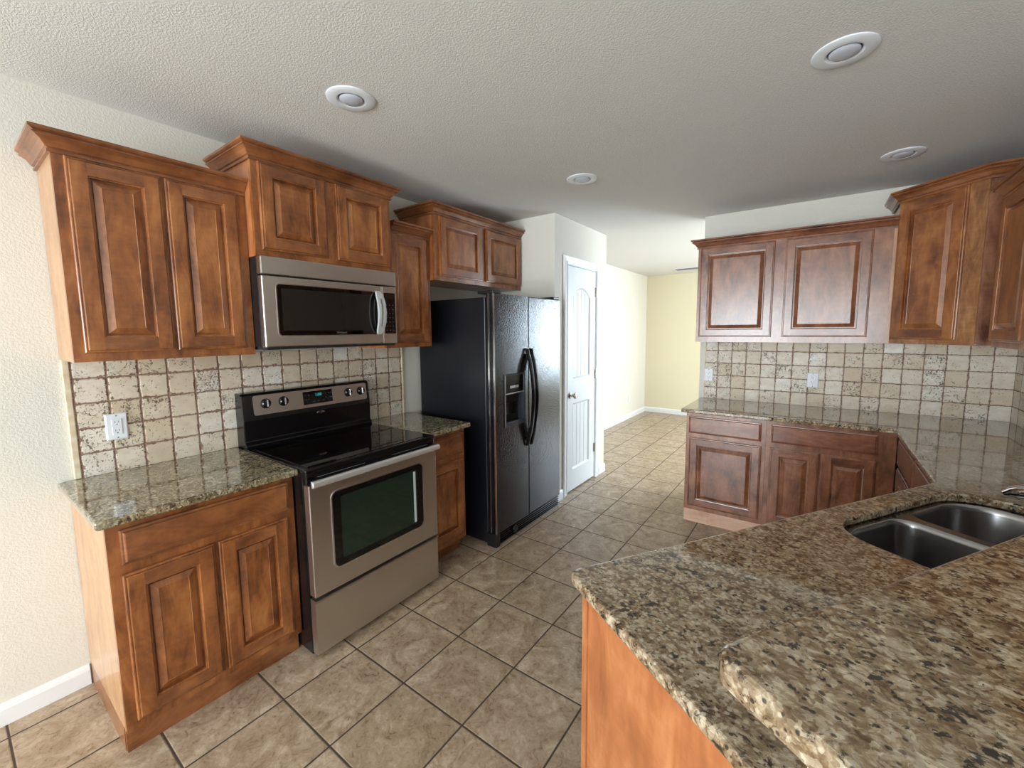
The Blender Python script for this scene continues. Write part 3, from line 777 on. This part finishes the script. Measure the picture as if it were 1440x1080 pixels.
    bd = part('badge', m, m_steelb, rt, smooth=True); text_part('badge_lettering', 'Whirlpool', .0105, FG, 1.055, .0032, zb, m_slot, bd)
    # oven door
    xf = .722
    m = MB(); lp = rr(y0 + .002, y1 - .002, .312, .843, .004, 2); wn = rr(.742, 1.292, .412, .782, .030)
    m.loft([[(.677, u, z) for u, z in lp], [(xf, u, z) for u, z in lp]]); dr = part('oven_door', m, m_steel, rt, bevel=.003, label='brushed stainless oven door')
    m = MB(); lo = rr(.736, 1.298, .406, .788, .034)
    m.loft([[(xf - .001, u, z) for u, z in lo], [(xf + .0035, u, z) for u, z in lo], [(xf + .0035, u, z) for u, z in wn], [(xf - .001, u, z) for u, z in wn]], cap0=False, cap1=False); part('window_bezel', m, m_steelb, dr)
    m = MB(); m.loft([[(xf, u, z) for u, z in wn], [(xf + .0015, u, z) for u, z in wn]]); part('window_surround', m, m_glass, dr)
    m = MB(); wi = rr(.785, 1.252, .445, .752, .010); m.loft([[(xf + .0015, u, z) for u, z in wi], [(xf + .0022, u, z) for u, z in wi]]); part('oven_glass', m, m_green, dr, label='oven glass coloured with a green reflection')
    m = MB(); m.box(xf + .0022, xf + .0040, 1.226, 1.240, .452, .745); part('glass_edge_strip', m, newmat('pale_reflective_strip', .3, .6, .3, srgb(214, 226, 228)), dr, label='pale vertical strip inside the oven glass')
    # handle
    m = MB(); pf = [(xf + .022, .838), (xf + .036, .841), (xf + .041, .850), (xf + .038, .864), (xf + .030, .871), (xf + .020, .871)]
    m.loft([[(x, u, z) for x, z in pf] for u in (y0 + .002, y1 - .002)])
    hd = part('handle', m, newmat('satin_silver_handle', .34, .5, .75, srgb(226, 228, 230)), dr, bevel=.003, label='silver bar handle')
    m = MB()
    for u in (y0 + .03, y1 - .03): m.box(xf - .01, xf + .024, u - .015, u + .015, .842, .866)
    each('handle_mount', m, m_blkp, hd)
    # drawer
    m = MB(); pf = [(.677, .030), (.716, .030), (.718, .040), (.718, .282), (.726, .290), (.724, .298), (.677, .298)]
    m.loft([[(x, y, z) for x, z in pf] for y in (y0 + .002, y1 - .002)]); part('storage_drawer', m, m_steel, rt, label='brushed stainless storage drawer')
stove()

# ------------------------------------------------------------------ microwave
def microwave():
    y0, y1, z0, z1 = Y1 + .002, Y2 - .002, 1.456, 1.882; xf = .413
    rt = root('microwave', (.2, (y0 + y1) / 2, z0), 'stainless over-the-range microwave hung under the wall cabinet above the stove', 'microwave')
    m = MB(); m.box(.014, .372, y0, y1, z0 + .004, z1); part('body', m, m_blkp, rt, bevel=.002)
    m = MB(); m.box(.02, .40, y0 + .01, y1 - .01, z0 - .012, z0 + .004); part('underside_vent', m, m_slot, rt)
    m = MB(); m.box(.372, xf + .002, y0, y1, 1.800, z1); part('vent_grille', m, m_steel, rt, bevel=.004, label='brushed stainless top vent strip')
    yd = 1.300
    m = MB(); m.box(.374, xf, y0, yd - .001, z0, 1.794); dr = part('door', m, m_steel, rt, bevel=.006, seg=3, label='brushed stainless door')
    m = MB(); wn = rr(.700, 1.262, 1.512, 1.757, .016); lo = rr(.696, 1.266, 1.508, 1.761, .019)
    m.loft([[(xf - .001, u, z) for u, z in lo], [(xf + .002, u, z) for u, z in lo], [(xf + .002, u, z) for u, z in wn], [(xf - .001, u, z) for u, z in wn]], cap0=False, cap1=False); part('window_bezel', m, m_steelb, dr)
    m = MB(); m.loft([[(xf, u, z) for u, z in wn], [(xf + .001, u, z) for u, z in wn]]); ws = part('window_surround', m, m_glass, dr)
    m = MB(); wi = rr(.722, 1.222, 1.536, 1.738, .004); m.loft([[(xf + .001, u, z) for u, z in wi], [(xf + .0016, u, z) for u, z in wi]]); part('window_glass', m, m_mesh, dr)
    FM = lambda u, v, z: (xf + v, u, z)
    text_part('door_lettering', 'Whirlpool', .014, FM, 1.03, .0012, 1.524, m_grey, dr)
    # control side
    m = MB(); m.box(.374, xf, yd + .001, y1, z0, 1.794); cp = part('control_panel', m, m_steel, rt, bevel=.004, label='stainless control column')
    m = MB(); kp = rr(yd + .012, y1 - .010, 1.515, 1.757, .004); m.loft([[(xf, u, z) for u, z in kp], [(xf + .0012, u, z) for u, z in kp]]); part('keypad', m, m_glass, cp)
    m = MB(); m.box(xf + .0012, xf + .0016, 1.322, 1.385, 1.722, 1.747); part('readout', m, m_mesh, cp)
    m = MB()
    for i in range(3):
        for j in range(7):
            u = 1.328 + i * .023; z = 1.535 + j * .025
            m.box(xf + .0012, xf + .0016, u - .004, u + .004, z - .003, z + .003)
    part('key_printing', m, newmat('dim_key_print', .5, .4, base=srgb(84, 84, 80)), cp)
    # handle: curved loop with an oval opening
    uc = 1.265; zc = 1.637; n = 28; m = MB()
    def ring(hw, hh, k): t = 2 * math.pi * k / n; c, s = math.cos(t), math.sin(t); e = .55; return (hw * math.copysign(abs(c) ** e, c), hh * math.copysign(abs(s) ** e, s))
    def P(hw, hh, k, off):
        a, b = ring(hw, hh, k); bow = .040 * (1 - (b / .128) ** 2); return (xf + bow + off, uc + a, zc + b)
    outer_b = [P(.026, .126, k, .001) for k in range(n)]; outer_f = [P(.025, .125, k, .013) for k in range(n)]
    inner_f = [P(.010, .082, k, .014) for k in range(n)]; inner_b = [P(.010, .082, k, .002) for k in range(n)]
    m.loft([outer_b, outer_f, inner_f, inner_b, outer_b], cap0=False, cap1=False)
    part('handle', m, newmat('satin_handle', .3, .6, .45, srgb(226, 232, 238)), dr, smooth=True, ang=50, label='curved silver loop handle')
microwave()

# ------------------------------------------------------------------ refrigerator
def fridge():
    y0, y1 = 1.915, 2.805; xb, xf = .700, .766; ym = 2.322; zt = 1.776
    rt = root('refrigerator', (.38, (y0 + y1) / 2, 0), 'black side-by-side refrigerator with textured doors and ice dispenser', 'refrigerator')
    m = MB(); m.box(.03, xb - .012, y0, y1, .02, 1.752); part('body', m, m_frs, rt, bevel=.004)
    m = MB(); m.box(xb - .012, xb, y0 + .01, y1 - .01, .10, 1.75); part('door_gasket', m, m_blkp, rt)
    # left door with dispenser opening
    a, b, z0 = y0 + .002, ym - .003, .102
    da, db, dz0, dz1 = 2.022, 2.268, .842, 1.222
    m = MB()
    m.box(xb, xf, a, da, z0, zt); m.box(xb, xf, db, b, z0, zt); m.box(xb, xf, da, db, z0, dz0); m.box(xb, xf, da, db, dz1, zt); m.box(xb, xb + .012, da, db, dz0, dz1)
    ld = part('freezer_door', m, m_fr, rt, bevel=.0)
    m = MB(); m.box(xb, xf, ym + .003, y1 - .002, z0, zt); rd = part('fresh_food_door', m, m_fr, rt, bevel=.007, seg=3)
    # edge strips on the left door
    m = MB(); m.box(xb + .012, xb + .024, a - .003, a, z0, zt); m.box(xf - .010, xf + .0015, a - .003, a + .003, z0, zt); each('edge_strip', m, m_steelb, ld, label='thin bright edge strip')
    # dispenser
    m = MB()
    fr = [(da, dz0), (db, dz0), (db, dz1), (da, dz1)]; ii = .014
    fi = [(da + ii, dz0 + .035), (db - ii, dz0 + .035), (db - ii, dz1 - ii), (da + ii, dz1 - ii)]
    m.loft([[(xb + .014, u, z) for u, z in fr], [(xf + .006, u, z) for u, z in fr], [(xf + .004, u, z) for u, z in fi], [(xb + .014, u, z) for u, z in fi]], cap0=False, cap1=False)
    part('dispenser_frame', m, newmat('grey_black_dispenser_plastic', .22, .6, base=srgb(58, 62, 70)), ld, bevel=.002)
    m = MB(); m.box(xb + .013, xf + .002, da + ii, db - ii, 1.085, dz1 - ii); dc = part('dispenser_panel', m, m_blk, ld)
    m = MB()
    for k in range(5): m.box(xf + .002, xf + .004, 2.088 + k * .021, 2.103 + k * .021, 1.118, 1.136)
    each('dispenser_button', m, m_silver, ld, label='row of pale dispenser buttons')
    m = MB(); m.box(xf - .004, xf + .0035, da + ii, db - ii, 1.078, 1.085); part('dispenser_ledge', m, m_silver, ld)
    m = MB(); m.box(xb + .0125, xb + .015, da + ii, db - ii, dz0 + .035, 1.078); part('dispenser_recess', m, m_slot, ld)
    m = MB()
    for u in (2.095, 2.19): m.hexa([(xb + .020, u - .022, .92), (xb + .026, u - .022, .92), (xb + .026, u + .022, .92), (xb + .020, u + .022, .92), (xb + .030, u - .018, 1.01), (xb + .038, u - .018, 1.01), (xb + .038, u + .018, 1.01), (xb + .030, u + .018, 1.01)])
    each('dispenser_paddle', m, m_blk, ld, bevel=.002)
    # handles
    def handle(u, nm, parent):
        m = MB(); n = 26; loops = []
        zA, zB = .660, 1.395
        for k in range(n + 1):
            t = k / n; z = zA + (zB - zA) * t
            e = min(t, 1 - t)
            if e < .07: off = .010 + .010 * (e / .07)
            else: off = .020 + .046 * math.sin(math.pi * (t - .07) / .86) ** .75
            hw = .014 if e >= .07 else .016
            du = 0
            loops.append([(xf + off + dx, u + du + dy, z) for dx, dy in ((-.010, -hw), (.004, -hw), (.010, -hw * .45), (.010, hw * .45), (.004, hw), (-.010, hw))])
        m.loft(loops); part('handle', m, m_blk, parent, smooth=True, ang=35, label='long bowed black handle')
        m = MB()
        for z in (zA + .02, zB - .02): m.box(xf - .001, xf + .012, u - .014, u + .014, z - .022, z + .022)
        each('handle_mount', m, m_steelb, parent)
    handle(ym - .026, 'h', ld); handle(ym + .026, 'h', rd)
    m = MB(); m.disc((xf, 2.715, 1.700), (1, 0, 0), [(.011, 0), (.011, .002), (.008, .003)], 20); part('badge', m, m_silver, rd, label='small round silver badge')
    # hinges and top covers
    for u in (y0 + .05, y1 - .05):
        m = MB(); m.box(.62, xf - .01, u - .045, u + .045, 1.777, 1.797); part('hinge_cover', m, m_blkp, rt, bevel=.005)
    # grille
    m = MB(); m.box(xb - .02, xf - .022, y0, y1, .0, .098)
    part('toe_grille', m, m_blk, rt)
    m = MB()
    for k in range(5): m.box(xf - .022, xf - .010, y0 + .05, y1 - .004, .012 + k * .0165, .0195 + k * .0165)
    part('grille_louvres', m, m_blk, rt, bevel=.001)
    m = MB(); m.box(xb - .02, xf - .004, y0 - .002, y0 + .045, .0, .098); part('grille_end_cap', m, m_blkp, rt, bevel=.003)
    m = MB(); m.disc((xf - .012, 2.135, .062), (1, 0, 0), [(.028, 0), (.028, .014), (.024, .020), (.004, .021)], 24); part('filter_knob', m, m_blk, rt, smooth=True, label='round black filter knob')
fridge()

# ------------------------------------------------------------------ sink and faucet
def sink():
    rt = root('kitchen_sink', FP(1.24, .25, .68), 'undermount stainless double-bowl sink set in the peninsula counter', 'sink')
    zt = ZU - .0015
    def lp(u0, u1, b0, b1, r, z, rs=None, n=8): return [FP(a, b, z) for a, b in rounded([(u0, b0), (u1, b0), (u1, b1), (u0, b1)], rs or [r] * 4, n)]
    bowls = [((.878, 1.226, .092, .413), [.13, .06, .06, .10]), ((1.262, 1.612, .092, .413), [.06, .13, .10, .06])]
    # deck plate with two holes
    bm = bmesh.new(); edges = []
    base = wloc(rt)
    def ring(pts):
        vs = [bm.verts.new(Vector(p) - base) for p in pts]
        for i in range(len(vs)): edges.append(bm.edges.new((vs[i], vs[(i + 1) % len(vs)])))
    ring(lp(.845, 1.645, .062, .438, .12, zt))
    for (u0, u1, b0, b1), rs in bowls: ring(lp(u0, u1, b0, b1, 0, zt, rs))
    bmesh.ops.triangle_fill(bm, use_beauty=True, edges=edges)
    for f in bm.faces:
        f.normal_update()
        if f.normal.z < 0: f.normal_flip()
    me = bpy.data.meshes.new('deck_flange'); bm.to_mesh(me); bm.free(); me.materials.append(m_sink)
    o = bpy.data.objects.new('deck_flange', me); COL.objects.link(o); o.parent = rt
    for (u0, u1, b0, b1), rs in bowls:
        m = MB(); loops = []
        for d, z in ((0, zt), (.003, zt - .003), (.007, zt - .02), (.016, zt - .15), (.026, zt - .178), (.045, zt - .192), (.075, zt - .197)):
            loops.append(lp(u0 + d, u1 - d, b0 + d, b1 - d, 0, z, [max(r - d * .6, .02) for r in rs]))
        m.loft(loops, cap0=False, cap1=True)
        bo = part('bowl', m, m_sink, rt, smooth=True, ang=60, recalc=True)
        c = FP((u0 + u1) / 2, (b0 + b1) / 2, zt - .1965)
        m = MB(); m.disc(c, (0, 0, 1), [(.045, 0), (.045, .002), (.036, .003), (.030, .001), (.004, .001)], 28); part('drain', m, m_chrome, bo, smooth=True)
sink()
def faucet():
    bu, bb = 1.41, .462
    rt = root('kitchen_faucet', FP(bu, bb, ZC), 'chrome kitchen faucet spout reaching in at the right edge over the sink', 'faucet')
    m = MB(); m.disc(FP(bu, bb, ZC), (0, 0, 1), [(.026, 0), (.026, .006), (.021, .012), (.019, .07), (.021, .085)], 24); part('faucet_base', m, m_chrome, rt, smooth=True)
    pts = [(.0, .075), (.004, .10), (.022, .122), (.05, .130), (.085, .127), (.12, .118), (.15, .108), (.175, .098), (.196, .088)]
    m = MB(); m.tube([FP(bu, bb - a, ZC + h) for a, h in pts], [.020, .020, .021, .022, .023, .023, .022, .018, .007], 20); part('spout', m, m_chrome, rt, smooth=True, ang=60)
    m = MB(); m.tube([FP(bu + .018, bb, ZC + .06), FP(bu + .06, bb - .004, ZC + .075), FP(bu + .10, bb - .01, ZC + .095)], [.010, .008, .006], 12); part('lever', m, m_chrome, rt, smooth=True)
faucet()
